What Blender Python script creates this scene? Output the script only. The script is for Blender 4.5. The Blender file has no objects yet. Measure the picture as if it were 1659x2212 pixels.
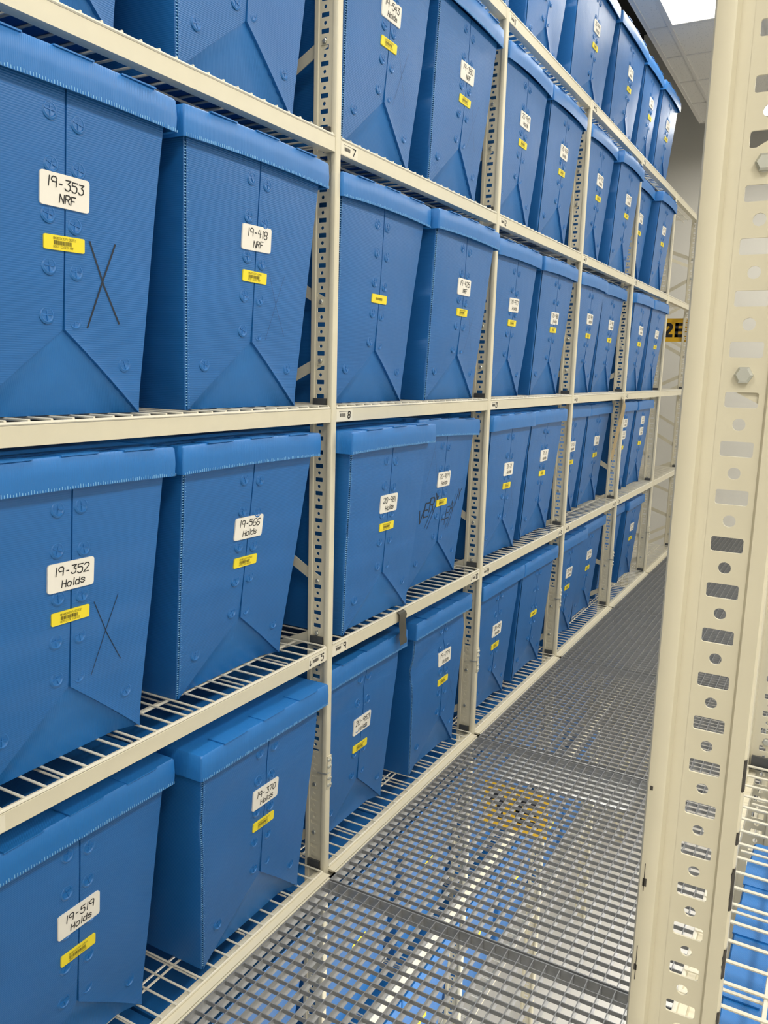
import bpy, math, random
from mathutils import Vector, Matrix

random.seed(7)
scene = bpy.context.scene
COL = scene.collection
LV = {0: 0.0, 1: 0.75, 2: 1.473, 3: 2.214, 4: 2.971}     # beam tops of the five shelves
B = 1.2                                                  # bay pitch along Y
SH = 0.0115                                              # wire deck top above beam top
DEPTH = 0.72                                             # rack depth

# ------------------------------------------------------------------ materials
def nodes(name):
    m = bpy.data.materials.new(name); m.use_nodes = True
    nt = m.node_tree; b = nt.nodes['Principled BSDF']
    return m, nt, b

def simple(name, col, rough=.5, metal=0.0, spec=.5, noise=0.0, nscale=30, bump=0.0):
    m, nt, b = nodes(name)
    b.inputs['Base Color'].default_value = (*col, 1)
    b.inputs['Roughness'].default_value = rough
    b.inputs['Metallic'].default_value = metal
    b.inputs['Specular IOR Level'].default_value = spec
    if noise or bump:
        tc = nt.nodes.new('ShaderNodeTexCoord'); n = nt.nodes.new('ShaderNodeTexNoise')
        n.inputs['Scale'].default_value = nscale; n.inputs['Detail'].default_value = 4
        nt.links.new(tc.outputs['Object'], n.inputs['Vector'])
        if noise:
            r = nt.nodes.new('ShaderNodeMapRange')
            r.inputs['To Min'].default_value = 1 - noise; r.inputs['To Max'].default_value = 1 + noise
            mx = nt.nodes.new('ShaderNodeMix'); mx.data_type = 'RGBA'; mx.blend_type = 'MULTIPLY'
            mx.inputs['Factor'].default_value = 1; mx.inputs[6].default_value = (*col, 1)
            nt.links.new(n.outputs['Fac'], r.inputs['Value']); nt.links.new(r.outputs['Result'], mx.inputs[7])
            nt.links.new(mx.outputs[2], b.inputs['Base Color'])
        if bump:
            bp = nt.nodes.new('ShaderNodeBump'); bp.inputs['Strength'].default_value = bump
            bp.inputs['Distance'].default_value = .002
            nt.links.new(n.outputs['Fac'], bp.inputs['Height']); nt.links.new(bp.outputs['Normal'], b.inputs['Normal'])
    return m

def fluted(name, col, axis, pitch=.0042, rough=.40, strength=.32):
    """corrugated plastic: fine parallel flutes running across the sheet"""
    m, nt, b = nodes(name)
    tc = nt.nodes.new('ShaderNodeTexCoord'); sp = nt.nodes.new('ShaderNodeSeparateXYZ')
    nt.links.new(tc.outputs['Object'], sp.inputs[0])
    k = 2 * math.pi / pitch
    mul = nt.nodes.new('ShaderNodeMath'); mul.operation = 'MULTIPLY'; mul.inputs[1].default_value = k
    if axis == 'z':
        nt.links.new(sp.outputs['Z'], mul.inputs[0])
    else:
        ad = nt.nodes.new('ShaderNodeMath'); ad.operation = 'ADD'
        nt.links.new(sp.outputs['X'], ad.inputs[0]); nt.links.new(sp.outputs['Y'], ad.inputs[1])
        nt.links.new(ad.outputs[0], mul.inputs[0])
    sn = nt.nodes.new('ShaderNodeMath'); sn.operation = 'SINE'; nt.links.new(mul.outputs[0], sn.inputs[0])
    no = nt.nodes.new('ShaderNodeTexNoise'); no.inputs['Scale'].default_value = 7; no.inputs['Detail'].default_value = 3
    nt.links.new(tc.outputs['Object'], no.inputs['Vector'])
    b1 = nt.nodes.new('ShaderNodeBump'); b1.inputs['Strength'].default_value = strength; b1.inputs['Distance'].default_value = .0004
    nt.links.new(sn.outputs[0], b1.inputs['Height'])
    b2 = nt.nodes.new('ShaderNodeBump'); b2.inputs['Strength'].default_value = .35; b2.inputs['Distance'].default_value = .008
    nt.links.new(no.outputs['Fac'], b2.inputs['Height']); nt.links.new(b1.outputs['Normal'], b2.inputs['Normal'])
    nt.links.new(b2.outputs['Normal'], b.inputs['Normal'])
    r = nt.nodes.new('ShaderNodeMapRange'); r.inputs['To Min'].default_value = .9; r.inputs['To Max'].default_value = 1.1
    nt.links.new(no.outputs['Fac'], r.inputs['Value'])
    mx = nt.nodes.new('ShaderNodeMix'); mx.data_type = 'RGBA'; mx.blend_type = 'MULTIPLY'
    mx.inputs['Factor'].default_value = 1; mx.inputs[6].default_value = (*col, 1)
    nt.links.new(r.outputs['Result'], mx.inputs[7]); nt.links.new(mx.outputs[2], b.inputs['Base Color'])
    b.inputs['Roughness'].default_value = rough
    b.inputs['Specular IOR Level'].default_value = .5
    return m

def emitter(name, col, s):
    m, nt, b = nodes(name)
    b.inputs['Base Color'].default_value = (.9, .9, .88, 1)
    b.inputs['Emission Color'].default_value = (*col, 1); b.inputs['Emission Strength'].default_value = s
    return m

BLUE = (.012, .124, .385)
M = dict(
    box=fluted('blue_corrugated_plastic', BLUE, 'z'),
    lid=fluted('blue_corrugated_lid', (.014, .150, .455), 'xy', strength=.25),
    cut=simple('flute_ends', (.20, .44, .72), .5),
    rivet=simple('blue_punched_plastic', (.013, .135, .41), .35, noise=.2, nscale=90, bump=.8),
    steel=simple('cream_painted_steel', (.65, .605, .47), .38, spec=.5, noise=.04, nscale=25),
    wire=simple('cream_coated_wire', (.70, .665, .56), .4),
    zinc=simple('galvanised_steel', (.22, .225, .23), .42, metal=.25, noise=.25, nscale=45),
    dark=simple('dark_zinc_clip', (.10, .105, .11), .45, metal=.5),
    bolt=simple('plated_bolt', (.55, .56, .52), .3, metal=.7),
    paper=simple('white_label_paper', (.82, .79, .72), .6),
    beamlabel=simple('cream_label_paper', (.74, .70, .58), .6),
    yellow=simple('yellow_label_paper', (.86, .70, .03), .55),
    ink=simple('black_ink', (.012, .012, .014), .6),
    print=simple('label_print', (.06, .05, .01), .6),
    marker=simple('dark_marker', (.006, .016, .035), .5),
    tape=simple('grey_duct_tape', (.065, .062, .05), .5, noise=.2, nscale=60),
    btape=simple('brown_tape', (.30, .22, .10), .45, noise=.15, nscale=40),
    wall=simple('painted_wall', (.74, .725, .67), .8, noise=.02, nscale=60),
    unlitwall=simple('unlit_plenum_black', (.02, .02, .02), .9),  # near-black colour stands in for the unlit void around the racks
    tile=None,
    tbar=simple('ceiling_grid_paint', (.62, .605, .575), .6),
    lowfloor=simple('polished_concrete', (.70, .68, .64), .5, noise=.08, nscale=6),
    light=emitter('diffuser_glow', (1, .96, .87), 2.0),
    addedtube=emitter('added_tube_glow', (1, .98, .94), 60.0),  # tubes of the strip lights added to brighten the lower storey
    tube=emitter('tube_glow', (1, .98, .94), 165.0),
    whitepaint=simple('white_enamel', (.85, .85, .82), .4),
    sign=simple('amber_sign', (.78, .46, .02), .5),
    chip=simple('bare_chipped_steel', (.05, .045, .04), .7),
)
def tile_mat():
    m, nt, b = nodes('acoustic_tile')
    tc = nt.nodes.new('ShaderNodeTexCoord'); v = nt.nodes.new('ShaderNodeTexVoronoi'); v.inputs['Scale'].default_value = 70
    n = nt.nodes.new('ShaderNodeTexNoise'); n.inputs['Scale'].default_value = 90; n.inputs['Detail'].default_value = 5
    nt.links.new(tc.outputs['Object'], v.inputs['Vector']); nt.links.new(tc.outputs['Object'], n.inputs['Vector'])
    cr = nt.nodes.new('ShaderNodeValToRGB')
    cr.color_ramp.elements[0].position = .10; cr.color_ramp.elements[0].color = (.34, .335, .325, 1)
    cr.color_ramp.elements[1].position = .22; cr.color_ramp.elements[1].color = (.68, .665, .63, 1)
    nt.links.new(v.outputs['Distance'], cr.inputs[0])
    nt.links.new(cr.outputs[0], b.inputs['Base Color']); b.inputs['Roughness'].default_value = .9
    return m
M['tile'] = tile_mat()

# ------------------------------------------------------------------ mesh helpers
class MB:
    def __init__(s): s.v = []; s.f = []
    def add(s, vs, fs):
        o = len(s.v); s.v += [tuple(v) for v in vs]; s.f += [tuple(i + o for i in f) for f in fs]; return s
    def box(s, x0, x1, y0, y1, z0, z1):
        return s.add([(x0,y0,z0),(x1,y0,z0),(x1,y1,z0),(x0,y1,z0),(x0,y0,z1),(x1,y0,z1),(x1,y1,z1),(x0,y1,z1)],
                     [(3,2,1,0),(4,5,6,7),(0,1,5,4),(1,2,6,5),(2,3,7,6),(3,0,4,7)])
    def tube(s, p, q, r, n=6, caps=True):
        p = Vector(p); q = Vector(q); d = (q - p).normalized()
        a = d.orthogonal().normalized(); b = d.cross(a)
        vs = []
        for c in (p, q):
            for k in range(n):
                t = 2 * math.pi * k / n; vs.append(c + (a * math.cos(t) + b * math.sin(t)) * r)
        fs = [(k, (k + 1) % n, n + (k + 1) % n, n + k) for k in range(n)]
        if caps: fs += [tuple(range(n))[::-1], tuple(range(n, 2 * n))]
        return s.add(vs, fs)
    def bar(s, p, q, w, t, up):
        """flat bar from p to q, width w, thickness t along 'up'"""
        p = Vector(p); q = Vector(q); d = (q - p).normalized(); n = Vector(up).normalized(); sd = d.cross(n).normalized()
        vs = []
        for c in (p, q):
            for a, b_ in ((-1,-1),(1,-1),(1,1),(-1,1)): vs.append(c + sd * a * w / 2 + n * b_ * t / 2)
        return s.add(vs, [(0,1,2,3),(7,6,5,4),(0,4,5,1),(1,5,6,2),(2,6,7,3),(3,7,4,0)])
    def rings(s, rs, cap0=True, cap1=True):
        n = len(rs[0]); o = len(s.v)
        for r in rs: s.v += [tuple(p) for p in r]
        for i in range(len(rs) - 1):
            for k in range(n):
                k2 = (k + 1) % n
                s.f.append((o+i*n+k, o+i*n+k2, o+(i+1)*n+k2, o+(i+1)*n+k))
        if cap0: s.f.append(tuple(o + k for k in range(n))[::-1])
        if cap1: s.f.append(tuple(o + (len(rs)-1)*n + k for k in range(n)))
        return s
    def mesh(s, name, mat, smooth=False):
        me = bpy.data.meshes.new(name); me.from_pydata(s.v, [], s.f); me.validate()
        me.materials.append(mat)
        if smooth:
            me.polygons.foreach_set('use_smooth', [True] * len(me.polygons))
            me.set_sharp_from_angle(angle=math.radians(38))
        me.update(); return me
    def obj(s, name, mat, parent=None, smooth=False, loc=None):
        return link(name, s.mesh(name, mat, smooth), parent, loc)

def link(name, me, parent=None, loc=None):
    o = bpy.data.objects.new(name, me); COL.objects.link(o)
    if parent: o.parent = parent
    if loc: o.location = loc
    return o
def tag(o, label, cat, group=None):
    o['label'] = label; o['category'] = cat
    if group: o['group'] = group
    return o
def thing(name, label, cat, loc=(0,0,0), rz=0, group=None):
    o = bpy.data.objects.new(name, None); COL.objects.link(o); o.empty_display_size = .1
    o.location = loc; o.rotation_euler = (0,0,rz)
    return tag(o, label, cat, group)
def struct(o): o['kind'] = 'structure'; return o

# ------------------------------------------------------------------ stroke lettering
G = {'0':"10 01 05 16 36 45 41 30 10",'1':"10 16",'2':"05 16 36 45 44 00 40",'3':"06 46 24 43 41 30 10 01",
'4':"16 03 43;36 30",'5':"46 06 04 34 43 41 30 10 01",'6':"46 16 04 01 10 30 41 42 33 03",'7':"06 46 10",
'8':"13 04 05 16 36 45 44 33 13 02 01 10 30 41 42 33",'9':"43 13 04 05 16 36 45 40",'-':"13 33",' ':"",
'A':"00 26 40;12 32",'B':"00 06 36 45 44 33 03;33 42 41 30 00",'C':"45 36 16 05 01 10 30 41",'D':"00 06 26 44 42 20 00",
'E':"46 06 00 40;03 33",'F':"46 06 00;03 33",'G':"45 36 16 05 01 10 30 41 43 23",'H':"00 06;40 46;03 43",'I':"20 26",
'K':"00 06;46 03 40",'L':"06 00 40",'M':"00 06 23 46 40",'N':"00 06 40 46",'O':"10 01 05 16 36 45 41 30 10",
'R':"00 06 36 45 44 33 03;23 40",'S':"45 36 16 05 04 13 33 42 41 30 10 01",'T':"06 46;26 20",'V':"06 20 46",
'W':"06 10 23 30 46",'X':"00 46;06 40",'Y':"06 23 46;23 20",'o':"10 01 03 14 34 43 41 30 10",'l':"16 10",
'd':"46 40;43 34 14 03 01 10 30 41",'s':"43 34 14 03 32 41 30 10 01",'>':"26 20;02 20 42"}
def text2d(txt, x0, y0, h, adv=.85, slant=0.0, jit=0.0, rise=0.0):
    """list of polylines in the (u right, v up) plane, starting at x0,y0"""
    out = []; x = x0
    for ch in txt:
        dy = random.uniform(-jit, jit) * h; sc = 1 + random.uniform(-jit, jit)
        for st in filter(None, G[ch].split(';')):
            pl = []
            for p in st.split():
                u, v = int(p[0]) / 6 * h * sc, int(p[1]) / 6 * h * sc
                pl.append((x + u + v * slant, y0 + v + dy + (x - x0) * rise))
            out.append(pl)
        x += adv * h * (.52 if ch in '1l' else 1)
    return out
def ribbon(mb, pls, hw, place, seg=.02):
    for pl in pls:
        for (a, b_), (c, d) in zip(pl[:-1], pl[1:]):
            L = math.hypot(c - a, d - b_)
            if L < 1e-6: continue
            tx, ty = (c - a) / L, (d - b_) / L; nx, ny = -ty * hw, tx * hw
            a2, b2, c2, d2 = a - tx*hw*.7, b_ - ty*hw*.7, c + tx*hw*.7, d + ty*hw*.7
            n = max(1, int(L / seg)); vs = []
            for i in range(n + 1):
                t = i / n; u, v = a2 + (c2 - a2) * t, b2 + (d2 - b2) * t
                vs += [place(u + nx, v + ny), place(u - nx, v - ny)]
            mb.add(vs, [(2*i, 2*i+1, 2*i+3, 2*i+2) for i in range(n)])

# ------------------------------------------------------------------ the storage box
LIDW, H, ZT = .2800, .651, .598
def rivet_mesh():
    mb = MB(); n = 18; prof = [(.0172, 0.0), (.0155, .0010), (.0140, .0024), (.0128, .0024), (.0110, .0006), (.0055, .0004), (0.0005, .0006)]
    rs = []
    for r, h in prof:
        rs.append([(h, r*math.cos(2*math.pi*k/n), r*math.sin(2*math.pi*k/n)) for k in range(n)])
    mb.rings(rs, cap0=False)
    for a in (0, math.pi/2):
        c, s_ = math.cos(a), math.sin(a)
        mb.bar((.0008, -.0115*c, -.0115*s_), (.0008, .0115*c, .0115*s_), .0016, .0022, (1, 0, 0))
    return mb.mesh('rivet', M['rivet'], True)
RIVET = rivet_mesh()

def rounded_ring(xf, xb, hw, r, ny=12, nx=5, nc=3):
    """closed ring: front side (x=xf) from +y.. ; returned as list of (x,y,side) in order"""
    pts = []
    for i in range(ny + 1):
        pts.append((xf, -hw + r + (2*hw - 2*r) * i / ny, 'f'))
    for i in range(1, nc):
        t = math.pi/2 * i / nc; pts.append((xf - r + r*math.cos(t), hw - r + r*math.sin(t), 'c'))
    for i in range(nx + 1):
        pts.append((xf - r + (xb - xf + 2*r) * i / nx, hw, 'r'))
    for i in range(1, nc):
        t = math.pi/2 * (1 + i / nc); pts.append((xb + r + r*math.cos(t), hw - r + r*math.sin(t), 'c'))
    for i in range(3):
        pts.append((xb, hw - r - (2*hw - 2*r) * i / 2, 'b'))
    for i in range(1, nc):
        t = math.pi * (1 + .5 * i / nc); pts.append((xb + r + r*math.cos(t), -hw + r + r*math.sin(t), 'c'))
    for i in range(nx + 1):
        pts.append((xb + r + (xf - xb - 2*r) * i / nx, -hw, 'l'))
    for i in range(1, nc):
        t = math.pi * (1.5 + .5 * i / nc); pts.append((xf - r + r*math.cos(t), -hw + r + r*math.sin(t), 'c'))
    return pts

def make_box(label, lev, yc, xf=0.0, yaw=0.0, w=1.0, text=None, yel=True, xmark=0, marks=None, seed=0,
             bulge=.004, sag=.004, roll=0.0, crease=0.0, detail=2, seam=0.0, label_z=.415, yel_z=.323,
             twolabels=False, group='blue storage boxes on the racks', zoff=0.0, yellow_text='NRF', lean=0.0, ldy=0.0):
    rnd = random.Random(seed)
    root = thing('storage_box', label, 'storage box', (xf, yc, LV[lev] + SH + zoff), yaw, group)
    hwz = lambda z: w * (.215 + (.262 - .215) * z / ZT)
    ph = [rnd.uniform(0, 6.28) for _ in range(4)]; am = rnd.uniform(.0006, .0014)
    def S(y, z):
        t = min(max(z / ZT, 0), 1); u = y / max(hwz(z), .01)
        x = -.024 - (.048 + lean) * (1 - t) + bulge * max(0, 1 - u*u) * math.sin(math.pi * min(1, t * 1.02))
        x += am * (math.sin(9*y + ph[0] + 5*z) + math.sin(13*z + ph[1]) * math.cos(6*y + ph[2]))
        if crease:
            zc = .505 + .07 * u
            x -= crease * math.exp(-((z - zc) / .045) ** 2)
        return x
    zA, y0 = .165, seam
    def fold(y, z):
        he = hwz(z) - .0045; sd_ = 1 if y > y0 else -1
        if z >= zA: return 0.0
        edge = abs(sd_ * he + (y0 - sd_ * he) * (z / zA) - y0)
        d = edge - abs(y - y0)
        return .020 * (1 - z / zA) ** .7 * min(1, max(0, d / .05)) if d > 0 else 0.0
    # body shell
    mb = MB(); rs = []
    NZ = 40
    for i in range(NZ + 1):
        z = ZT * i / NZ; ring = []
        sb = bulge * .7 * math.sin(math.pi * i / NZ)
        for x, y, sd in rounded_ring(0, -.575 - .02 * (1 - z / ZT) * -1, hwz(z), .0045, 22):
            px, py = x, y
            if sd in 'f': px = S(y, z) - fold(y, z)
            elif sd == 'c' and x > -.05: px = S(y, z) + x
            else: px = min(x, S(0, z) - .012) if x > -.1 else x
            if sd in 'lr': py += sb * (1 if y > 0 else -1) * math.sin(math.pi * min(1, max(0, (x + .59) / .58)))
            ring.append((px, py, z))
        rs.append(ring)
    mb.rings(rs); bo = mb.obj('body', M['box'], root, True); bo.data.materials.append(M['lid'])
    for p in bo.data.polygons:
        if p.normal.x > .8 and p.center.z < zA: p.material_index = 1
    # overlapping front flaps that leave the triangle of the bottom fold showing
    TH = .0036
    for side in (-1, 1):
        rows = sorted(set([zA * k / 8 for k in range(9)] + [zA + (ZT - .004 - zA) * k / 14 for k in range(15)]))
        nu = 8; front = []; back = []
        for z in rows:
            he = hwz(z) - .0045
            if z >= zA: yi = y0 + (.0042 - .0026 * (1 - (z - zA) / (ZT - zA)) if side > 0 else -.0006)
            else: yi = side * he + (y0 + (.0016 if side > 0 else -.0006) - side * he) * (z / zA)
            for k in range(nu + 1):
                y = yi + (side * he - yi) * k / nu
                lift = 0.0
                if side > 0:
                    dist = abs(y - yi)
                    lift = .0045 * math.exp(-dist / .03) * (1 if z < zA else math.exp(-(z - zA) / .07))
                front.append((S(y, z) + TH + lift, y, z)); back.append((S(y, z) - .002, y, z))
        nr = len(rows); st = nu + 1; N = nr * st
        f = []
        for i in range(nr - 1):
            for k in range(nu):
                q = (i*st+k, i*st+k+1, (i+1)*st+k+1, (i+1)*st+k)
                f.append(q if side > 0 else q[::-1])
        bd = [i*st for i in range(nr)]                       # the inner edge, closed back to the shell
        for a, c in zip(bd[:-1], bd[1:]):
            f.append((a, c, c + N, a + N) if side > 0 else (a + N, c + N, c, a))
        MB().add(front + back, f).obj('front_flap', M['box'], root, True)
    SF = lambda y, z: S(y, z) + TH
    # punched rivets in two columns and at the lower corners
    zs = [.548, .462, .369, .278, .191]
    rv = [(y0 - .033 + .004*rnd.uniform(-1,1), z + .004*rnd.uniform(-1,1)) for z in zs] + \
         [(y0 + .028 + .004*rnd.uniform(-1,1), z - .006 + .004*rnd.uniform(-1,1)) for z in zs]
    rv += [(-.162*w, .107), (.165*w, .103)]
    for y, z in rv:
        r = link('rivet', RIVET, root, (SF(y, z) - .0002, y, z)); r.rotation_euler = (rnd.uniform(-.4,.4), -.083, 0)
    # lid, hollow underneath
    lw = LIDW * w + (0 if w <= 1 else -.005)
    zsag = lambda y: -sag * (y / lw) ** 2 + roll * y
    xs = lambda y, x: x - (.004 * (y / lw) ** 2 if x > -.1 else 0)
    mb = MB(); rs = []
    for (ins, z) in ((.005, .642), (.005, .588), (0, .586), (-.0015, .615), (0, H - .004), (.003, H)):
        rs.append([(xs(y, x), y, z + zsag(y)) for x, y, sd in rounded_ring(-ins, -.625 + ins, lw - ins, .005)])
    mb.rings(rs)
    for k in (-.55, .02, .6):                                # tabs folded over the top front edge
        c = k * lw
        mb.box(-.055, .0012, c - .045, c + .045, H + zsag(c) - .001, H + zsag(c) + .0018)
    mb.obj('lid', M['lid'], root, True)
    # whitened flute ends along the cut lid edge and the standing corner
    if detail >= 2:
        mb = MB(); n = int(2 * lw / .0062)
        for k in range(n):
            y = -lw + .006 + k * .0062
            L = .004 + .004 * rnd.random()
            mb.box(xs(y, 0) + .0004, xs(y, 0) + .0012, y - .0007, y + .0007, .5865 + zsag(y), .5865 + L + zsag(y))
        mb.obj('fluted_lid_edge', M['cut'], root)
        mb = MB()
        for k in range(96):
            z = .012 + k * .0062
            if z > .58: break
            L = .002 + .005 * rnd.random(); he = hwz(z)
            a_, b_ = -he + .0008, -he + .0048 + L; xa, xb = S(a_, z) + TH * .4, S(b_, z) + TH + .0006
            mb.add([(xa, a_, z - .0011), (xa, a_, z + .0011), (xb, b_, z + .0005), (xb, b_, z - .0005)],
                   [(0, 3, 2, 1)])
        mb.obj('fluted_corner', M['cut'], root)
    # labels, draped on the front
    def sheet(name, mat, yc_, zc_, wd, ht, off, rad, rot=0.0):
        cs, sn = math.cos(rot), math.sin(rot)
        def P(u, v, o_=off):
            y = yc_ + u*cs - v*sn; z = zc_ + u*sn + v*cs
            return (SF(y, z) + o_, y, z)
        ring = []
        for cx, cy, a0 in ((1,1,0), (-1,1,90), (-1,-1,180), (1,-1,270)):
            for k in range(4):
                a = math.radians(a0 + 30*k); ring.append((cx*(wd/2 - rad) + rad*math.cos(a), cy*(ht/2 - rad) + rad*math.sin(a)))
        mb = MB(); n = len(ring); vs = []
        for s_ in (.02, .15, .3, .45, .6, .75, .88, 1): vs += [P(u*s_, v*s_) for u, v in ring]
        vs += [P(u, v, -.0005) for u, v in ring]
        fs = [tuple(range(n))]
        for j in range(8):
            for k in range(n):
                k2 = (k+1) % n; fs.append((j*n+k, j*n+k2, (j+1)*n+k2, (j+1)*n+k)[::-1])
        mb.add(vs, fs)
        return mb.obj(name, mat, root), P
    cs = [(label_z, text)] if text else []
    if twolabels: cs = [(label_z + .085, text), (label_z, text)]
    for zc, tx in cs:
        o, P = sheet('paper_label', M['paper'], y0 - .001 + ldy, zc, .113, .059, .0036, .006, rnd.uniform(-.02,.02))
        l1, l2 = tx
        mb = MB()
        h1 = .0178; wd = .88 * h1 * (len(l1) - .48 * l1.count('1')) - .2*h1
        ribbon(mb, text2d(l1, -wd/2, .004, h1, .88, .12, .05, -.03), .0011, lambda u, v: P(u, v, .0043))
        h2 = .0145; wd = .9 * h2 * (len(l2) - .48 * l2.count('l')) - .2*h2
        ribbon(mb, text2d(l2, -wd/2 + .004, -.0215, h2, .9, .12, .05, .02), .00105, lambda u, v: P(u, v, .0043))
        mb.obj('handwriting', M['ink'], o)
    if yel:
        o, P = sheet('barcode_label', M['yellow'], y0 - .001 + ldy*.8, yel_z, .093, .0265, .0034, .003, rnd.uniform(-.02,.02))
        mb = MB(); Q = lambda u, v: P(u, v, .0043)
        x = -.026
        while x < .016:
            bw = rnd.choice((.0005, .0009, .0014))
            mb.add([Q(x, -.004), Q(x + bw, -.004), Q(x + bw, .0035), Q(x, .0035)], [(0,1,2,3)]); x += bw + rnd.choice((.0006, .001))
        if detail >= 1 and text:
            num = 'BKWBOX20' + text[0].replace('-', '-00')
            ribbon(mb, text2d(num, -.027, .0055, .0042, .80), .00022, Q)
            ribbon(mb, text2d('HOST CASES NRF' if text[1] == 'NRF' else 'HOMICIDE HOLDS', -.027, -.0095, .0042, .82), .00022, Q)
        mb.obj('printing', M['print'], o)
    if xmark:
        mb = MB(); hw_ = (.0004, .0009, .0021)[xmark - 1]
        pls = [[(y0 + .060, .335), (y0 + .098, .255), (y0 + .140, .185)], [(y0 + .125, .338), (y0 + .093, .262), (y0 + .058, .172)]]
        ribbon(mb, pls, hw_, lambda u, v: (SF(u, v) + .0009, u, v)); mb.obj('marker_cross', M['marker'], root)
    if marks == 'heavy':
        mb = MB(); P = lambda u, v: (SF(u, v) + .0009, u, v)
        ribbon(mb, [[(y0 - .155, .40), (y0 - .105, .53), (y0 - .05, .40)][::-1][:2], [(y0 - .15, .42), (y0 - .10, .56)]], .0005, P)
        ribbon(mb, text2d('VERY', y0 - .185, .262, .052, .80, .15, .04, .42), .0026, P)
        ribbon(mb, text2d('HEAVY', y0 + .020, .225, .044, .80, .15, .04, .62), .0018, P)
        for a in (0, .022):
            ribbon(mb, [[(y0 - .125 + a, .235 - a*.2), (y0 - .070 + a, .315)]], .0013, P)
            ribbon(mb, [[(y0 + .065 + a, .205), (y0 + .125 + a*.6, .305)]], .0010, P)
        mb.obj('marker_writing', M['marker'], root)
    return root

# ------------------------------------------------------------------ slotted posts
PITCH = .041
PW, PD = .023, .0815; WY, YF, YB, XS = .018, .009, .032, -.0475
# WY web plane, YF/YB front-face extent along Y, XS slot centre
#                                         # post width along Y, depth along X
def half_cell(mb, xc, z0, h, hole, y, th, wd):
    """a rectangle wd x h in the XZ plane with a hole, thickness th along +Y"""
    zc = z0 + h / 2; rect = []; hol = []; ew = hole[1]
    for s_ in range(4):
        for k in range(4):
            t = -1 + 2 * k / 4
            u, v = [(t, -1), (1, t), (-t, 1), (-1, -t)][s_]
            rect.append((u * wd / 2, v * h / 2))
            if hole[0] == 'r':
                rr = hole[1]; L = math.hypot(u, v); hol.append((u / L * rr, v / L * rr))
            else:
                a, b_ = hole[1], hole[2]; q = .0016
                hx, hy = u * a, v * b_
                if k == 0: hx -= math.copysign(q*.35, hx); hy -= math.copysign(q*.35, hy)
                elif k == 1 and s_ % 2 == 0: hx = math.copysign(a - q, u)
                elif k == 3 and s_ % 2 == 0: hx = math.copysign(a - q, u)
                elif k in (1, 3): hy = math.copysign(b_ - q, v)
                hol.append((hx, hy))
    n = 16; P = lambda p, yy: (xc + p[0], yy, zc + p[1])
    vs = [P(p, y) for p in rect] + [P(p, y) for p in hol] + [P(p, y + th) for p in hol] + [P(p, y + th) for p in rect]
    fs = []
    for k in range(n):
        k2 = (k + 1) % n
        fs += [(k, k2, n+k2, n+k), (n+k, n+k2, 2*n+k2, 2*n+k), (2*n+k, 2*n+k2, 3*n+k2, 3*n+k)]
    mb.add(vs, fs)

def post_mesh(z0, z1, name='post'):
    """front face at x=0 (facing +X), slotted web facing -Y, open towards +Y"""
    mb = MB(); yw = WY; xc = XS; wd = .036
    n = int((z1 - z0) / PITCH)
    for i in range(n):
        z = z0 + i * PITCH
        half_cell(mb, xc, z, PITCH/2, ('s', .0130, .0064), yw, .002, wd)
        half_cell(mb, xc, z + PITCH/2, PITCH/2, ('r', .0052), yw, .002, wd)
    zt = z0 + n * PITCH
    def prof(pts):
        m = len(pts); vs = []
        for z in (z0, zt): vs += [(x, y, z) for x, y in pts]
        mb.add(vs, [(k, (k+1) % m, m + (k+1) % m, m + k) for k in range(m)] + [tuple(range(m))[::-1], tuple(range(m, 2*m))])
    # plain strip, raised lip with rounded corner and front face, then the raised rear flange
    prof([(-.0296, yw), (-.0195, yw), (-.0172, YF + .0010), (-.0150, YF), (-.0060, YF), (-.0022, YF + .0012), (-.0004, YF + .0040), (0, YF + .0075), (0, YB),
          (-.002, YB), (-.002, YF + .0078), (-.0024, YF + .0052), (-.0040, YF + .0028), (-.0064, YF + .002), (-.0146, YF + .002), (-.0160, YF + .0028), (-.0182, yw + .002), (-.0296, yw + .002)][::-1])
    prof([(-.0654, yw), (-.0675, yw - .0035), (-.0795, yw - .0035), (-PD, yw - .0015), (-PD, YB), (-PD + .002, YB), (-PD + .002, yw - .0008), (-.0790, yw - .0015), (-.0685, yw - .0015), (-.0664, yw + .002), (-.0654, yw + .002)])
    return mb.mesh(name, M['steel'], True)
POST = post_mesh(-2.4377, 2.99)
bolt_mb = MB()
bolt_mb.rings([[(r*math.cos(math.pi/3*k), y, r*math.sin(math.pi/3*k)) for k in range(6)] for r, y in ((.0075, 0), (.0075, -.004), (.0055, -.0055))], cap0=False)
BOLT = bolt_mb.mesh('bolt', M['bolt'])
sp_mb = MB(); sp_mb.box(-.064, -.022, WY + .0022, WY + .0040, -.30, .40)
SLEEVE = sp_mb.mesh('splice_sleeve', M['steel'])
pl = MB(); pl.box(0.0002, .003, .012, .034, .285, .395)
PLATE = pl.mesh('splice_plate', M['steel'])
rb = MB()
rb.rings([[(x, r*math.cos(2*math.pi*k/10), r*math.sin(2*math.pi*k/10)) for k in range(10)] for r, x in ((.0055, .003), (.0045, .0065), (.002, .0078))], cap0=False)
PRIV = rb.mesh('plate_rivet', M['bolt'], True)
tie = MB(); 
tie.tube((.0040, YF - .0026, .340), (-.030, YF - .0026, .337), .0022); tie.tube((.0040, YF - .0026, .340), (.0058, .018, .341), .0022)
TIE = tie.mesh('wire_tie', M['bolt'])
FN = [.205, .870, 1.694, 2.55]                       # brace nodes on the front post
RN = [-.25, .50, 1.30, 2.12, 2.88]
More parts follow.
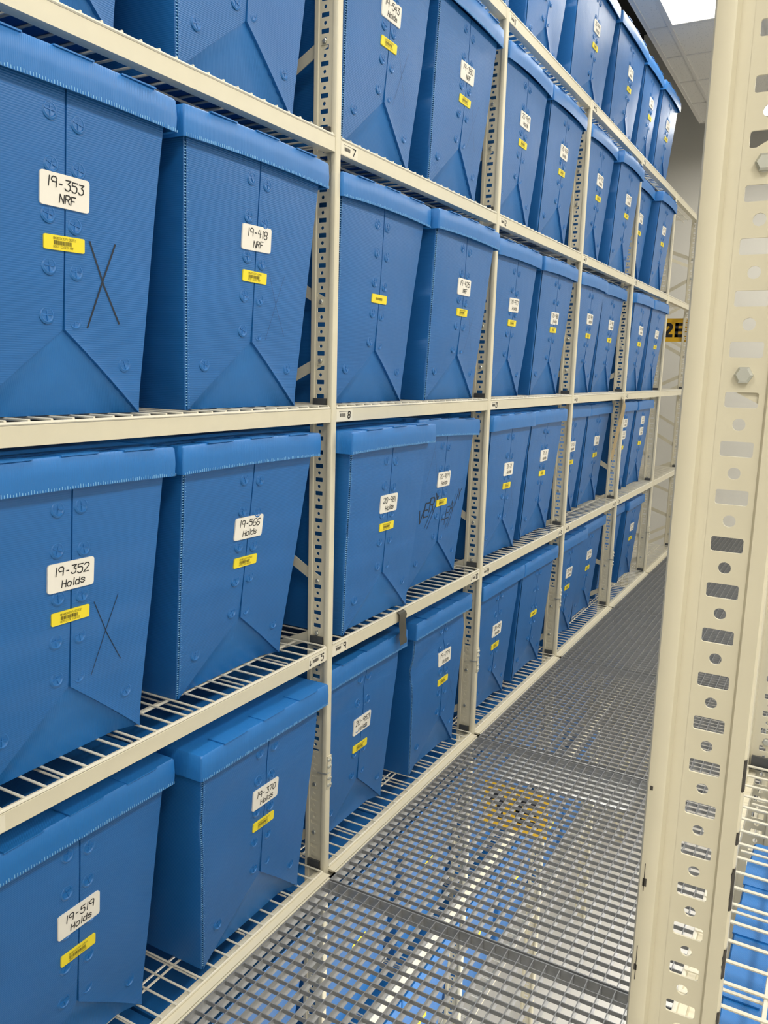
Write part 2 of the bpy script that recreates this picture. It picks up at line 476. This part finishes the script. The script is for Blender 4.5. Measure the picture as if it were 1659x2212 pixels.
def brace_mesh():
    mb = {}
    out = []
    for i, f in enumerate(FN):
        a = MB(); a.bar((XS, WY + .004, f - .083), (-DEPTH - XS, WY + .004, RN[i]), .030, .003, (0, 1, 0)); out.append(a.mesh('brace', M['steel']))
        if i > 0 or True:
            a = MB(); a.bar((XS, WY + .004, f + .083), (-DEPTH - XS, WY + .004, RN[i + 1]), .030, .003, (0, 1, 0)); out.append(a.mesh('brace', M['steel']))
    return out
BRACES = brace_mesh()
def frame(y, label, right=False, group=None, splice=True, x0=None):
    t = thing('shelf_frame', label, 'shelf upright', (1.173 if right else (x0 or 0), y, 0), 0, group)
    sx = -1 if right else 1
    p = link('post', POST, t); p.scale.x = sx
    q = link('post', POST, t, (-DEPTH * sx, 0, 0)); q.scale.x = -sx
    for b_ in BRACES:
        o = link('brace', b_, t); o.scale.x = sx
    for f in FN:
        for dz in (-.083, .083):
            o = link('bolt', BOLT, t, (XS * sx, WY, f + dz))
    if splice:
        s1 = link('splice_sleeve', SLEEVE, t); s1.scale.x = sx
        s2 = link('splice_plate', PLATE, t); s2.scale.x = sx
        for zz in (.298, .320, .360, .382):
            for yy in (.0175, .0285): link('plate_rivet', PRIV, s2, (0, yy, zz))
        s4 = link('wire_tie', TIE, t); s4.scale.x = sx
    return t
ORD = ['first', 'second', 'third', 'fourth', 'fifth', 'last']
frame(-B - .03, 'cream slotted rack upright just outside the left edge, carrying the nearest left shelves')
frame(0, 'cream slotted rack upright, nearest on the left run, between the 19-418 and unlabelled boxes')
frame(B, 'cream slotted rack upright, second on the left run, right of the box reading VERY HEAVY')
frame(2*B, 'cream slotted rack upright, third on the left run')
frame(3*B, 'cream slotted rack upright with brown tape hanging across it, fourth on the left run')
frame(4*B, 'cream slotted upright ending the filled shelves, white wall showing through its slots')
frame(6*B, 'rack upright beyond the amber sign, almost hidden by the foreground post', splice=False)
frame(5*B, 'farthest cream slotted rack upright, crossed by braces in front of the amber sign')
fr = frame(-1.28, 'large cream slotted upright in the right foreground, paint chipped along its edge', True, splice=False)
for zc, L in ((1.265, .030), (1.205, .012), (1.155, .042), (1.08, .030), (1.02, .02), (.985, .028)):
    n = 7; lo_, hi_ = [], []
    for k in range(n + 1):
        z0 = zc - L/2 + L*k/n; w_ = random.uniform(-.0012, .0006) if 0 < k < n else -.0016
        lo_ += [(PD - w_ - .002, WY - .0038, z0), (PD - .0018, WY - .0038, z0), (PD + .0004, WY - .0016, z0), (PD + .0004, WY + .004, z0)]
    MB().add(lo_, [(4*k+q, 4*k+q+1, 4*k+q+5, 4*k+q+4) for k in range(n) for q in range(3)]).obj('paint_chip', M['chip'], fr)
for x, zc, w_, h_ in ((.0055, 1.235, .0012, .002), (.0065, 1.14, .0018, .004), (.0060, 1.145, .0003, .014), (.0050, 1.05, .0014, .003), (.0054, 1.055, .0003, .018), (.0075, .985, .0010, .002)):
    MB().box(x - w_, x + w_, YF - .0003, YF + .0006, zc - h_, zc + h_).obj('paint_chip', M['chip'], fr)
fr.location.z = -.016
frame(-.08, 'cream slotted upright behind the right foreground post, partly cut off by the picture edge', True)
frame(1.12, 'cream slotted upright farther along the right run, hidden behind the foreground post', True)

# ------------------------------------------------------------------ beams, wire decks
def beam_mesh():
    mb = MB(); y0, y1 = YB + .001, B + YF - .001
    prof = [(-.003, -.038), (-.003, -.001), (-.004, 0), (-.020, 0), (-.020, -.008), (-.034, -.008), (-.034, -.038)]
    m = len(prof); vs = [(x, y, z) for y in (y0, y1) for x, z in prof]
    mb.add(vs, [(k, m+k, m+(k+1) % m, (k+1) % m) for k in range(m)] + [tuple(range(m)), tuple(range(m, 2*m))[::-1]])
    return mb.mesh('shelf_beam', M['steel'])
BEAM = beam_mesh()
clip = MB(); clip.box(-.066, -.022, B + WY - .011, B + WY - .004, .002, .030); clip.box(-.068, -.020, B + WY - .016, B + WY - .004, .001, .005)
CLIP = clip.mesh('end_clip', M['dark'])
def deck_mesh():
    mb = MB(); y0, y1 = .038, B + .003; n = 23
    for k in range(n + 1):
        y = y0 + .006 + (y1 - y0 - .012) * k / n
        mb.tube((-.0045, y, .0086), (-DEPTH + .004, y, .0086), .0029, 6)
    for x, z in ((-.0048, .0040), (-.115, .0036), (-.150, -.012), (-.290, .0036), (-.325, -.012), (-.47, .0036), (-.505, -.012), (-.62, .0036), (-DEPTH + .010, .0036)):
        mb.tube((x, y0, z), (x, y1, z), .0034, 6)
    for k in range(0, n + 1, 4):                             # truss wires under the deck
        y = y0 + .006 + (y1 - y0 - .012) * k / n
        mb.tube((-.040, y + .009, -.010), (-DEPTH + .04, y + .009, -.010), .0026, 6)
    return mb.mesh('wire_shelf', M['wire'], True)
DECK = deck_mesh()
NUM = {(1,3):'7',(1,2):'8',(1,1):'9',(2,4):'11',(2,3):'12',(2,2):'13',(2,1):'14',(3,4):'16',(3,3):'17',(3,2):'18',(3,1):'19',(4,4):'21',(4,3):'22',(4,2):'23',(4,1):'24',(0,1):'4'}
NUMR = {(0,1):'>5', (1,1):'>10', (2,1):'>15', (3,1):'>20'}
def beam_label(parent, txt, yc, x=-.0024, w=.090):
    arrow = txt.startswith('>')
    mb = MB(); mb.box(x - .0005, x, yc - w/2, yc + w/2, -.036, -.003); o = mb.obj('beam_label', M['beamlabel'], parent)
    P = lambda u, v: (x + .0004, yc + u, -.020 + v)
    mb = MB(); n = txt.lstrip('>')
    ribbon(mb, text2d(n, .018 - .009*(len(n) - 1), -.009, .019, .75, .15), .0019, P)
    if arrow: ribbon(mb, text2d('>', -.043, -.009, .016), .0012, P)
    xx = -.026
    while xx < .004:
        bw = random.choice((.0005, .001, .0014)); mb.add([P(xx, -.004), P(xx+bw, -.004), P(xx+bw, .006), P(xx, .006)], [(0,1,2,3)]); xx += bw + .0008
    for u in range(14): mb.add([P(-.030 + u*.0045, .0105), P(-.027 + u*.0045, .0105), P(-.027 + u*.0045, .012), P(-.030 + u*.0045, .012)], [(0,1,2,3)])
    mb.obj('printing', M['ink'], o)
BAYN = ['in the nearest left bay', 'between first and second left uprights', 'between second and third left uprights',
        'between third and fourth left uprights', 'between fourth and fifth left uprights', 'in the empty far bay']
LEVN = {4: 'top shelf', 3: 'second-highest shelf', 2: 'eye-level shelf', 1: 'second-lowest shelf', 0: 'lowest shelf'}
def add_shelf(x0, y0, z, label_b, label_d, right=False, key=None):
    sx = -1 if right else 1
    b1 = link('shelf_beam', BEAM, None, (x0, y0, z)); b1.scale.x = sx; tag(b1, 'cream steel front beam of the ' + label_b, 'shelf beam', 'rack beams')
    b2 = link('shelf_beam', BEAM, None, (x0 - DEPTH*sx, y0, z)); b2.scale.x = -sx; tag(b2, 'cream steel rear beam of the ' + label_b, 'shelf beam', 'rack beams')
    link('end_clip', CLIP, b1)
    d = link('wire_shelf', DECK, None, (x0, y0, z)); d.scale.x = sx; tag(d, 'cream wire deck of the ' + label_d, 'wire shelf', 'wire decks on the racks')
    if key in NUM:
        beam_label(b1, NUM[key], YB + (.050 if key != (0,1) else .022))
    if key in NUMR: beam_label(b1, NUMR[key], B + YF - .054)
for bay in range(-1, 5):
    for lev in range(5):
        if lev == 4 and bay == -1: pass
        nm = f'{LEVN[lev]} {BAYN[bay + 1]}'
        add_shelf(0, bay * B, LV[lev], nm, nm, key=(bay + 1, lev))
add_shelf(1.173, -1.28, .722, 'right rack shelf behind the foreground post', 'right rack at the lower right corner, above a blue box', True)
add_shelf(1.173, -1.28, 0, 'right rack shelf level with the walkway', 'right rack level with the walkway, under a blue box', True)

# ------------------------------------------------------------------ boxes, by shelf
NB = 'the blue box '
def box(*a, **k): return make_box(*a, **k)
# eye-level shelf
box('blue box marked 19-353 NRF with a bold black X, left on the eye-level shelf', 2, -.900, .02, w=.965, text=('19-353', 'NRF'), xmark=3, seed=1, bulge=.003)
box('blue box marked 19-418 NRF with a faint X, left of the nearest upright', 2, -.328, .02, text=('19-418', 'NRF'), xmark=1, seed=2, label_z=.414)
box('blue box with only a yellow label, right of the nearest upright at eye level', 2, .314, .012, text=None, seed=3, bulge=.010, seam=-.01, detail=2, sag=.005)
box('blue box marked 19-425 NRF, left of the second upright at eye level', 2, .890, .035, text=('19-425', 'NRF'), xmark=1, seed=4, bulge=.010, sag=.004)
box('blue box marked 20-977 Holds, above beam number 13', 2, 1.525, .0, text=('20-977', 'Holds'), w=.965, seed=5, bulge=.006, detail=1, label_z=.40)
box('blue box marked 20-980 Holds beside the third upright at eye level', 2, 2.095, .005, text=('20-980', 'Holds'), w=.965, seed=6, bulge=.006, detail=1, label_z=.38)
box('left blue box between the third and fourth uprights at eye level', 2, 2.712, .006, text=('20-984', 'Holds'), w=.965, seed=7, bulge=.012, detail=1, sag=.006)
box('right blue box between the third and fourth uprights at eye level', 2, 3.282, -.015, text=('20-985', 'Holds'), w=.965, seed=8, bulge=.010, detail=1)
box('left blue box of the pair nearest the amber sign at eye level', 2, 3.912, .03, text=('20-987', 'Holds'), seed=9, bulge=.014, detail=1, w=.97)
box('right blue box of the pair nearest the amber sign at eye level', 2, 4.478, .03, text=('21-12', 'Holds'), w=.965, seed=10, bulge=.010, detail=1)
# shelf above the lowest
box('blue box marked 19-352 Holds with a faint X, at the left edge', 1, -.910, .01, w=.965, text=('19-352', 'Holds'), xmark=2, seed=11, bulge=.002, label_z=.407, yel_z=.322)
box('blue box marked 19-566 Holds, left of the nearest upright', 1, -.338, .012, text=('19-566', 'Holds'), seed=12, bulge=.004, lean=.03)
box('blue box marked 20-981 Holds, pulled forward over a dangling grey tape', 1, .316, .06, text=('20-981', 'Holds'), seed=13, bulge=.004, label_z=.400)
box('blue box with VERY HEAVY in marker and a 20-979 label', 1, .882, -.01, text=('20-979', 'Holds'), marks='heavy', seed=14, roll=-.035, zoff=.0, bulge=.005, label_z=.415)
box('blue box marked 21-21 Holds beside the second upright', 1, 1.508, .02, text=('21-21', 'Holds'), xmark=1, w=.965, seed=15, bulge=.006, detail=1, label_z=.40)
box('blue box marked 21-11 Holds left of the third upright', 1, 2.080, .0, text=('21-11', 'Holds'), w=.965, seed=16, bulge=.004, detail=1, crease=.005)
box('left blue box between the third and fourth uprights, shelf above the lowest', 1, 2.712, -.045, text=('21-15', 'Holds'), w=.965, seed=17, detail=1, bulge=.012)
box('right blue box between the third and fourth uprights, shelf above the lowest', 1, 3.268, -.050, text=('21-16', 'Holds'), w=.965, seed=18, detail=1, bulge=.008)
box('left of two blue boxes with two white labels each, behind the brown tape', 1, 3.925, -.03, text=('21-31', 'Holds'), w=.965, seed=19, detail=1, twolabels=True)
box('right of two blue boxes with two white labels each, beside the fifth upright', 1, 4.475, -.025, text=('21-32', 'Holds'), seed=20, detail=1, twolabels=True, w=.97)
# lowest shelf
box('blue box marked 19-519 Holds at the lower left corner', 0, -.905, -.015, w=.97, text=('19-519', 'Holds'), seed=21, bulge=.005, label_z=.387, yel_z=.300, ldy=.0)
box('blue box marked 19-370 Holds beside the foot of the nearest upright', 0, -.318, .038, text=('19-370', 'Holds'), seed=22, bulge=.001, crease=.004, seam=.01, label_z=.41, yel_z=.325)
box('blue box marked 20-953 Holds, on the lowest shelf by beam number 9', 0, .302, -.01, w=.95, text=('20-953', 'Holds'), seed=23, crease=.007, bulge=.002, label_z=.375, yel_z=.29)
box('blue box marked 19-779 Holds with a deep crease under its lid, lowest shelf', 0, .893, -.005, w=.93, text=('19-779', 'Holds'), xmark=1, seed=24, crease=.014, bulge=.003, lean=-.02, seam=.045, label_z=.425)
box('blue box marked 20-951 Holds on the lowest shelf beside the second upright', 0, 1.535, .0, w=.95, text=('20-951', 'Holds'), seed=25, detail=1, crease=.006, label_z=.38, yel_z=.30)
box('blue box with only a yellow label on the lowest shelf, left of the third upright', 0, 2.078, .0, text=None, w=.965, seed=26, detail=1)
box('left blue box of the pair between the third and fourth uprights, lowest shelf', 0, 2.712, -.01, text=('20-962', 'Holds'), w=.965, seed=27, detail=1)
box('right blue box of the pair between the third and fourth uprights, lowest shelf', 0, 3.280, -.043, text=('20-963', 'Holds'), w=.965, seed=28, detail=1, bulge=.001)
box('left blue box of the farthest pair on the lowest shelf', 0, 3.910, -.06, text=('20-964', 'Holds'), seed=29, detail=1, w=.92)
box('right blue box of the farthest pair on the lowest shelf', 0, 4.480, -.037, text=('20-966', 'Holds'), w=.965, seed=30, detail=1)
# second shelf from the top
box('blue box cut off at the top left corner', 3, -.925, .0, w=.96, text=None, yel=False, seed=31, bulge=.003)
box('blue box above the 19-418 box with a large bare front fold', 3, -.338, .015, text=('19-547', 'Holds'), seed=32, bulge=.003)
box('blue box marked 19-543 Holds above beam number 7', 3, .314, .02, text=('19-543', 'Holds'), w=.965, seed=33, bulge=.008, xmark=1)
box('blue box marked 19-380 NRF left of the second upright, upper shelf', 3, .886, .015, text=('19-380', 'NRF'), xmark=1, w=.965, seed=34, bulge=.010)
box('blue box above beam number 12, right of the second upright', 3, 1.508, .01, text=('20-970', 'Holds'), w=.965, seed=35, detail=1, bulge=.010, sag=.009)
box('blue box left of the third upright on the second shelf from the top', 3, 2.066, .01, text=('20-969', 'Holds'), w=.965, seed=36, detail=1, bulge=.008, sag=.008)
box('left blue box between the third and fourth uprights, second shelf from the top', 3, 2.712, .01, text=('20-972', 'Holds'), w=.965, seed=37, detail=1, sag=.009, bulge=.012)
box('right blue box between the third and fourth uprights, second shelf from the top', 3, 3.284, .035, text=('20-973', 'Holds'), w=.965, seed=38, detail=1, sag=.009, bulge=.010)
box('left blue box of the last pair on the second shelf from the top', 3, 3.910, -.02, text=('20-974', 'Holds'), w=.965, seed=39, detail=1, sag=.010)
box('right blue box of the last pair on the second shelf from the top', 3, 4.460, .03, text=('20-975', 'Holds'), w=.965, seed=40, detail=1, sag=.008)
# top shelf
box('blue box on the top shelf cut off by the upper edge, above the second upright', 4, 1.225, -.03, text=None, yel=False, seed=41, detail=1)
box('blue box on the top shelf above beam number 11', 4, 1.880, -.035, text=('20-942', 'Holds'), seed=42, detail=1, bulge=.010)
box('large blue box on the top shelf left of the dark ceiling gap', 4, 2.640, -.04, w=1.34, text=('20-944', 'Holds'), seed=43, detail=1, bulge=.010)
box('blue box on the top shelf right of the largest one', 4, 3.385, -.035, w=1.24, text=('21-12', 'Holds'), seed=44, detail=1, bulge=.014)
box('second blue box from the end of the top shelf, beside the last one', 4, 4.005, -.04, w=.88, text=('21-13', 'Holds'), seed=45, detail=1, bulge=.016)
box('last blue box on the top shelf, against the bare wall', 4, 4.575, -.03, w=1.05, text=('21-14', 'Holds'), seed=46, detail=1, bulge=.006)
# right rack
rbx = make_box('blue box under the wire shelf at the lower right corner', 0, -.56, 1.225, math.pi, text=None, yel=False, seed=50, w=1.0)

# ------------------------------------------------------------------ loose tape
def strip(name, label, pts, w, mat, wdir):
    mb = MB(); vs = []
    wd = Vector(wdir).normalized() * w / 2
    P = [Vector(p) for p in pts]
    for i, p in enumerate(P):
        d = (P[min(i+1, len(P)-1)] - P[max(i-1, 0)]).normalized(); nrm = d.cross(wd).normalized() * .0004
        vs += [p - wd - nrm, p + wd - nrm, p + wd + nrm, p - wd + nrm]
    fs = []
    for i in range(len(P) - 1):
        for k in range(4): fs.append((4*i+k, 4*i+(k+1) % 4, 4*i+4+(k+1) % 4, 4*i+4+k))
    fs += [(3,2,1,0), tuple(4*(len(P)-1)+k for k in range(4))]
    return tag(mb.add(vs, fs).obj(name, mat, None, True), label, 'tape')
strip('duct_tape_strip', 'grey duct tape tail dangling from the beam below the 20-981 box',
      [(-.010, .478, .7505), (-.0025, .479, .7500), (.006, .481, .746), (.010, .482, .735), (.006, .482, .710), (.009, .484, .68), (.007, .486, .655), (.011, .487, .640), (.010, .488, .628)], .050, M['tape'], (0, 1, 0))
strip('brown_tape_strip', 'brown packing tape hanging curled across the fourth upright',
      [(.004, 3.575, 1.440), (.022, 3.535, 1.415), (.024, 3.50, 1.36), (.020, 3.46, 1.30), (.016, 3.41, 1.22), (.016, 3.375, 1.16), (.020, 3.325, 1.105), (.026, 3.27, 1.065)], .075, M['btape'], (0, .85, -.5))

# ------------------------------------------------------------------ walkway grating
def grating_meshes():
    x0, x1, y0, y1 = .034, 1.158, .004, B - .004
    mb = MB()
    n = 31
    for k in range(1, n):
        y = y0 + (y1 - y0) * k / n; mb.box(x0 + .003, x1 - .003, y - .0012, y + .0012, -.0125, -.0005)
    n = 30
    for k in range(1, n):
        x = x0 + (x1 - x0) * k / n; mb.box(x - .0014, x + .0014, y0 + .003, y1 - .003, -.028, 0)
    eb = MB()
    eb.box(x0, x1, y0, y0 + .004, -.034, .001); eb.box(x0, x1, y1 - .004, y1, -.034, .001)
    eb.box(x0, x0 + .004, y0 + .004, y1 - .004, -.034, .001); eb.box(x1 - .004, x1, y0 + .004, y1 - .004, -.034, .001)
    return mb.mesh('bearing_bars', M['zinc']), eb.mesh('edge_band', M['zinc'])
GB, GE = grating_meshes()
GN = ['nearest walkway grating at the bottom of the picture', 'walkway grating beyond the nearest upright, amber sign seen below it', 'third walkway grating, beyond the second upright',
      'fourth walkway grating, beyond the third upright', 'fifth walkway grating, beyond the fourth upright', 'sixth walkway grating beside the empty bay', 'last walkway grating by the back wall']
for k, nm in enumerate(GN):
    t = thing('floor_grating', 'galvanised ' + nm, 'grating', (0, (k - 1) * B - .015, 0), 0, 'walkway gratings')
    link('bearing_bars', GB, t); link('edge_band', GE, t)
    mb = MB(); y0, y1 = YB, B + YF
    mb.box(.0, .033, y0 - .035, y1 + .020, -.040, -.0355); mb.box(.024, .030, y0 - .035, y1 + .020, -.0355, -.002)
    mb.box(-.0025, .022, y0 + .001, y1 - .001, -.008, -.001)
    o = mb.obj('walkway_edge_rail', M['steel'], None, loc=(0, (k - 1) * B, 0)); tag(o, 'cream edge rail along the ' + nm.replace('walkway grating', 'walkway panel'), 'edge rail', 'walkway edge rails')
mb = MB(); mb.box(1.160, 1.171, -1.3, 8.0, -.040, -.002); o = mb.obj('walkway_edge_rail', M['steel']); tag(o, 'cream edge rail along the right side of the walkway', 'edge rail')
# grating deck running left beyond the end of the racks
for k in range(2):
    t = thing('floor_grating', ['galvanised cross-aisle grating left of the empty bay', 'galvanised cross-aisle grating beyond the left end of the racks'][k], 'grating', (-1.95, 4.8 + 1.2*k, 0), 0, 'cross-aisle gratings')
    link('bearing_bars', GB, t); link('edge_band', GE, t)

# ------------------------------------------------------------------ aisle signs
def sign(label, txt, loc, w=.225, h=.21):
    mb = MB(); mb.box(0, w, -.002, .002, 0, h)
    o = tag(mb.obj('aisle_sign', M['sign'], None, loc=loc), label, 'sign')
    mb = MB(); x = w * .07; u = w * .36
    P = lambda a, b_: (a, -.0024, b_)
    t = .030; lo, hi = h*.19, h*.81
    for ch in txt:
        def q(x0, x1, z0, z1): mb.add([P(x0, z0), P(x1, z0), P(x1, z1), P(x0, z1)], [(0,1,2,3)])
        if ch == 'E':
            q(x, x+t, lo, hi); q(x, x+u, lo, lo+t*.9); q(x, x+u, hi-t*.9, hi); q(x, x+u*.9, (lo+hi)/2-t*.4, (lo+hi)/2+t*.4)
        elif ch == '1':
            q(x+u*.4, x+u*.4+t, lo, hi); mb.add([P(x+u*.4, hi), P(x+u*.05, hi-.035), P(x+u*.05, hi-.062), P(x+u*.4, hi-.035)], [(0,1,2,3)])
        elif ch == '2':
            c = (x+u/2, hi-u*.48); R, r = u*.5, u*.5-t; prev = None
            for i in range(15):
                a = math.radians(185 - 225 * i / 14)
                cur = ((c[0]+R*math.cos(a), c[1]+R*math.sin(a)), (c[0]+r*math.cos(a), c[1]+r*math.sin(a)))
                if prev: mb.add([P(*prev[0]), P(*cur[0]), P(*cur[1]), P(*prev[1])], [(0,1,2,3)])
                prev = cur
            mb.add([P(*prev[0]), P(x + t*1.3, lo+t*.8), P(x, lo+t*.8), P(x, lo + t*.7), P(*prev[1])], [(0,1,2,3,4)])
            q(x, x+u, lo, lo+t*.9)
        x += u * 1.22
    mb.obj('lettering', M['ink'], o)
sign('amber aisle sign reading 2E beyond the last upright', '2E', (-.268, 6.05, 1.912))
o = sign('amber aisle sign below the walkway, seen through the second grating', '1E', (.05, 1.26, -.43), w=.30)

# ------------------------------------------------------------------ lower storey seen through the grating
def plain_box_meshes():
    mb = MB(); mb.rings([[(x + (-.022 - .05*(1 - z/ZT) if x > -.1 else 0), y, z) for x, y, s_ in rounded_ring(0, -.575, .215 + .047*z/ZT, .011, 4, 2)] for z in (0, ZT)])
    body = mb.mesh('body', M['box'], True)
    mb = MB(); mb.rings([[(x, y, z) for x, y, s_ in rounded_ring(-i, -.625 + i, LIDW - i, .005, 4, 2)] for i, z in ((.005, .642), (.005, .588), (0, .586), (0, .651), (.003, H))])
    lid = mb.mesh('lid', M['lid'], True)
    mb = MB(); mb.add([(-.036, -.057, .445), (-.036, .057, .445), (-.041, .057, .386), (-.041, -.057, .386)], [(3,2,1,0)]); pl_ = mb.mesh('paper_label', M['paper'])
    mb = MB(); mb.add([(-.043, -.047, .337), (-.043, .047, .337), (-.0455, .047, .311), (-.0455, -.047, .311)], [(3,2,1,0)]); yl_ = mb.mesh('barcode_label', M['yellow'])
    return body, lid, pl_, yl_
PB = plain_box_meshes()
LOW = {-.80: 'upper rack', -1.56: 'lower rack'}
for z, nm in LOW.items():
    for bay in range(-1, 4):
        for j, yy in enumerate((.315, .885)):
            if bay == 3 and z < -1: continue
            t = thing('storage_box', 'blue storage box on the rack below the walkway, glimpsed through the grating', 'storage box',
                      (.0, bay*B + yy, z + SH), 0, 'blue boxes below the walkway')
            link('body', PB[0], t); link('lid', PB[1], t); link('paper_label', PB[2], t); link('barcode_label', PB[3], t)
        b1 = link('shelf_beam', BEAM, None, (0, bay*B, z)); tag(b1, 'cream front beam on the rack below the walkway', 'shelf beam', 'beams below the walkway')
        d = link('wire_shelf', DECK, None, (0, bay*B, z)); tag(d, 'cream wire deck on the rack below the walkway', 'wire shelf', 'wire decks below the walkway')
# strip lights hung under the walkway, three of them added to brighten the boxes
def strip_light(y, label, x=1.50, z=-.46, L=1.2, tag_e='tube'):
    t = thing('strip_light', label, 'light', (x, y, z), 0, 'strip lights below the walkway')
    MB().box(-.07, .07, 0, L, .0, .05).obj('housing', M['whitepaint'], t)
    for xx in (-.045, .045): MB().tube((xx, .03, -.022), (xx, L - .03, -.022), .016, 10).obj('tube', M[tag_e], t, True)
strip_light(.0, 'strip light under the right rack, below the second walkway grating')
strip_light(1.5, 'added unseen strip light under the right rack, below the third walkway grating', tag_e='addedtube', z=-.9)
strip_light(3.2, 'added unseen strip light under the right rack, below the far walkway gratings', tag_e='addedtube', z=-.9)
strip_light(-1.5, 'added unseen strip light under the right rack, below the nearest walkway grating', tag_e='addedtube', z=-1.7)
t = thing('light_fitting', 'white enamelled light fitting hung below the start of the third walkway grating', 'light', (.02, 1.52, -.33))
MB().box(0, .62, 0, .30, 0, .03).obj('housing', M['whitepaint'], t)
MB().box(.02, .60, .02, .28, -.012, 0).obj('diffuser', M['light'], t)

# ------------------------------------------------------------------ room
def slab(name, x0, x1, y0, y1, z0, z1, mat):
    return struct(MB().box(x0, x1, y0, y1, z0, z1).obj(name, mat))
slab('floor', -3.2, 4.2, -4.2, 8.3, -2.6, -2.45, M['lowfloor'])
slab('wall_back', -1.15, 4.2, 8.2, 8.35, -2.6, 5.4, M['wall'])
slab('wall_recess', -3.2, -1.15, 9.2, 9.35, -2.6, 5.4, M['unlitwall'])
slab('wall_left', -3.35, -3.2, -4.2, 9.35, -2.6, 5.4, M['unlitwall'])
slab('wall_right', 4.2, 4.35, -4.2, 8.35, -2.6, 5.4, M['wall'])
slab('wall_front', -3.35, 4.35, -4.35, -4.2, -2.6, 5.4, M['wall'])
slab('ceiling_roof', -3.35, 4.35, -4.35, 9.35, 5.4, 5.5, M['unlitwall'])
CZ = 4.05
YL = [4.52 + .61*k for k in range(-14, 4)] + [6.97]
XL = [-.09 + .61*k for k in range(7)]
slab('ceiling', -.25, 4.19, -4.19, 6.97, CZ + .006, CZ + .035, M['tile'])
mb = MB()
for y in YL: mb.box(-.25, 4.19, y - .012, y + .012, CZ, CZ + .006)
for x in [-.238] + XL: mb.box(x - .012, x + .012, -4.19, 6.97, CZ - .0004, CZ + .006)
mb.box(-.256, -.25, -4.19, 6.976, CZ - .004, CZ + .04); mb.box(-.25, 4.19, 6.97, 6.976, CZ - .004, CZ + .04)
struct(mb.obj('trim_1', M['tbar']))
LY = [-3.95, -1.58, .85, 3.29, 6.40]
LL = ['behind the viewer', 'above the viewer', 'above the near walkway', 'in the upper right of the picture', 'at the far end of the ceiling']
for y, l in zip(LY, LL):
    for xx, col in ((-.078, 'over the walkway'), (2.362, 'added over the right racks')):  # right-hand row is unseen, added to brighten the wall and racks
        t = thing('ceiling_light', f'recessed fluorescent ceiling panel {l}, {col}', 'ceiling light', (xx, y, CZ), 0, 'recessed ceiling lights')
        x1, y1 = .585, (1.20 if y < 5 else .585)
        MB().box(.014, x1 - .014, .014, y1 - .014, -.003, .0035).obj('diffuser', M['light'], t)
        m = MB(); m.box(0, x1, 0, .014, -.006, .005); m.box(0, x1, y1 - .014, y1, -.006, .005); m.box(0, .014, .014, y1 - .014, -.006, .005); m.box(x1 - .014, x1, .014, y1 - .014, -.006, .005)
        m.obj('frame', M['tbar'], t)
        ld = bpy.data.lights.new('panel_light', 'AREA'); ld.shape = 'RECTANGLE'; ld.size = .55; ld.size_y = y1 - .05
        ld.energy = (28 if col == 'over the walkway' else 62) * (1.25 if y < -3 else 1) * (1.1 if y > 5 else 1) * (.6 if 2 < y < 5 and xx < 0 else 1); ld.color = (1, .955, .86)
        lo = bpy.data.objects.new('panel_light', ld); COL.objects.link(lo); lo.location = (xx + x1/2, y + y1/2, CZ - .012)

w = bpy.data.worlds.new('World'); scene.world = w; w.use_nodes = True
w.node_tree.nodes['Background'].inputs[0].default_value = (.8, .85, 1, 1)
w.node_tree.nodes['Background'].inputs[1].default_value = .02

# ------------------------------------------------------------------ camera
yaw, pitch, rol = map(math.radians, (28.95, -9.87, 1.57))
fw = Vector((-math.sin(yaw)*math.cos(pitch), math.cos(yaw)*math.cos(pitch), math.sin(pitch)))
r = Vector((math.cos(yaw), math.sin(yaw), 0)); u = r.cross(fw)
r2 = math.cos(rol)*r + math.sin(rol)*u; u2 = -math.sin(rol)*r + math.cos(rol)*u
cd = bpy.data.cameras.new('Camera'); cam = bpy.data.objects.new('Camera', cd); COL.objects.link(cam)
cam.matrix_world = Matrix(((r2.x, u2.x, -fw.x, 1.297), (r2.y, u2.y, -fw.y, -2.008), (r2.z, u2.z, -fw.z, 1.592), (0, 0, 0, 1)))
cd.sensor_fit = 'HORIZONTAL'; cd.sensor_width = 36; cd.lens = 1775 / 1659 * 36
cd.clip_start = .02; cd.clip_end = 60
scene.camera = cam
scene.view_settings.view_transform = 'Standard'; scene.view_settings.look = 'None'
scene.view_settings.gamma = 1; scene.view_settings.exposure = -0.22
scene.view_settings.use_curve_mapping = False
scene.cycles.use_denoising = True
scene.cycles.max_bounces = 8; scene.cycles.diffuse_bounces = 4; scene.cycles.glossy_bounces = 3
scene.cycles.sample_clamp_indirect = 6
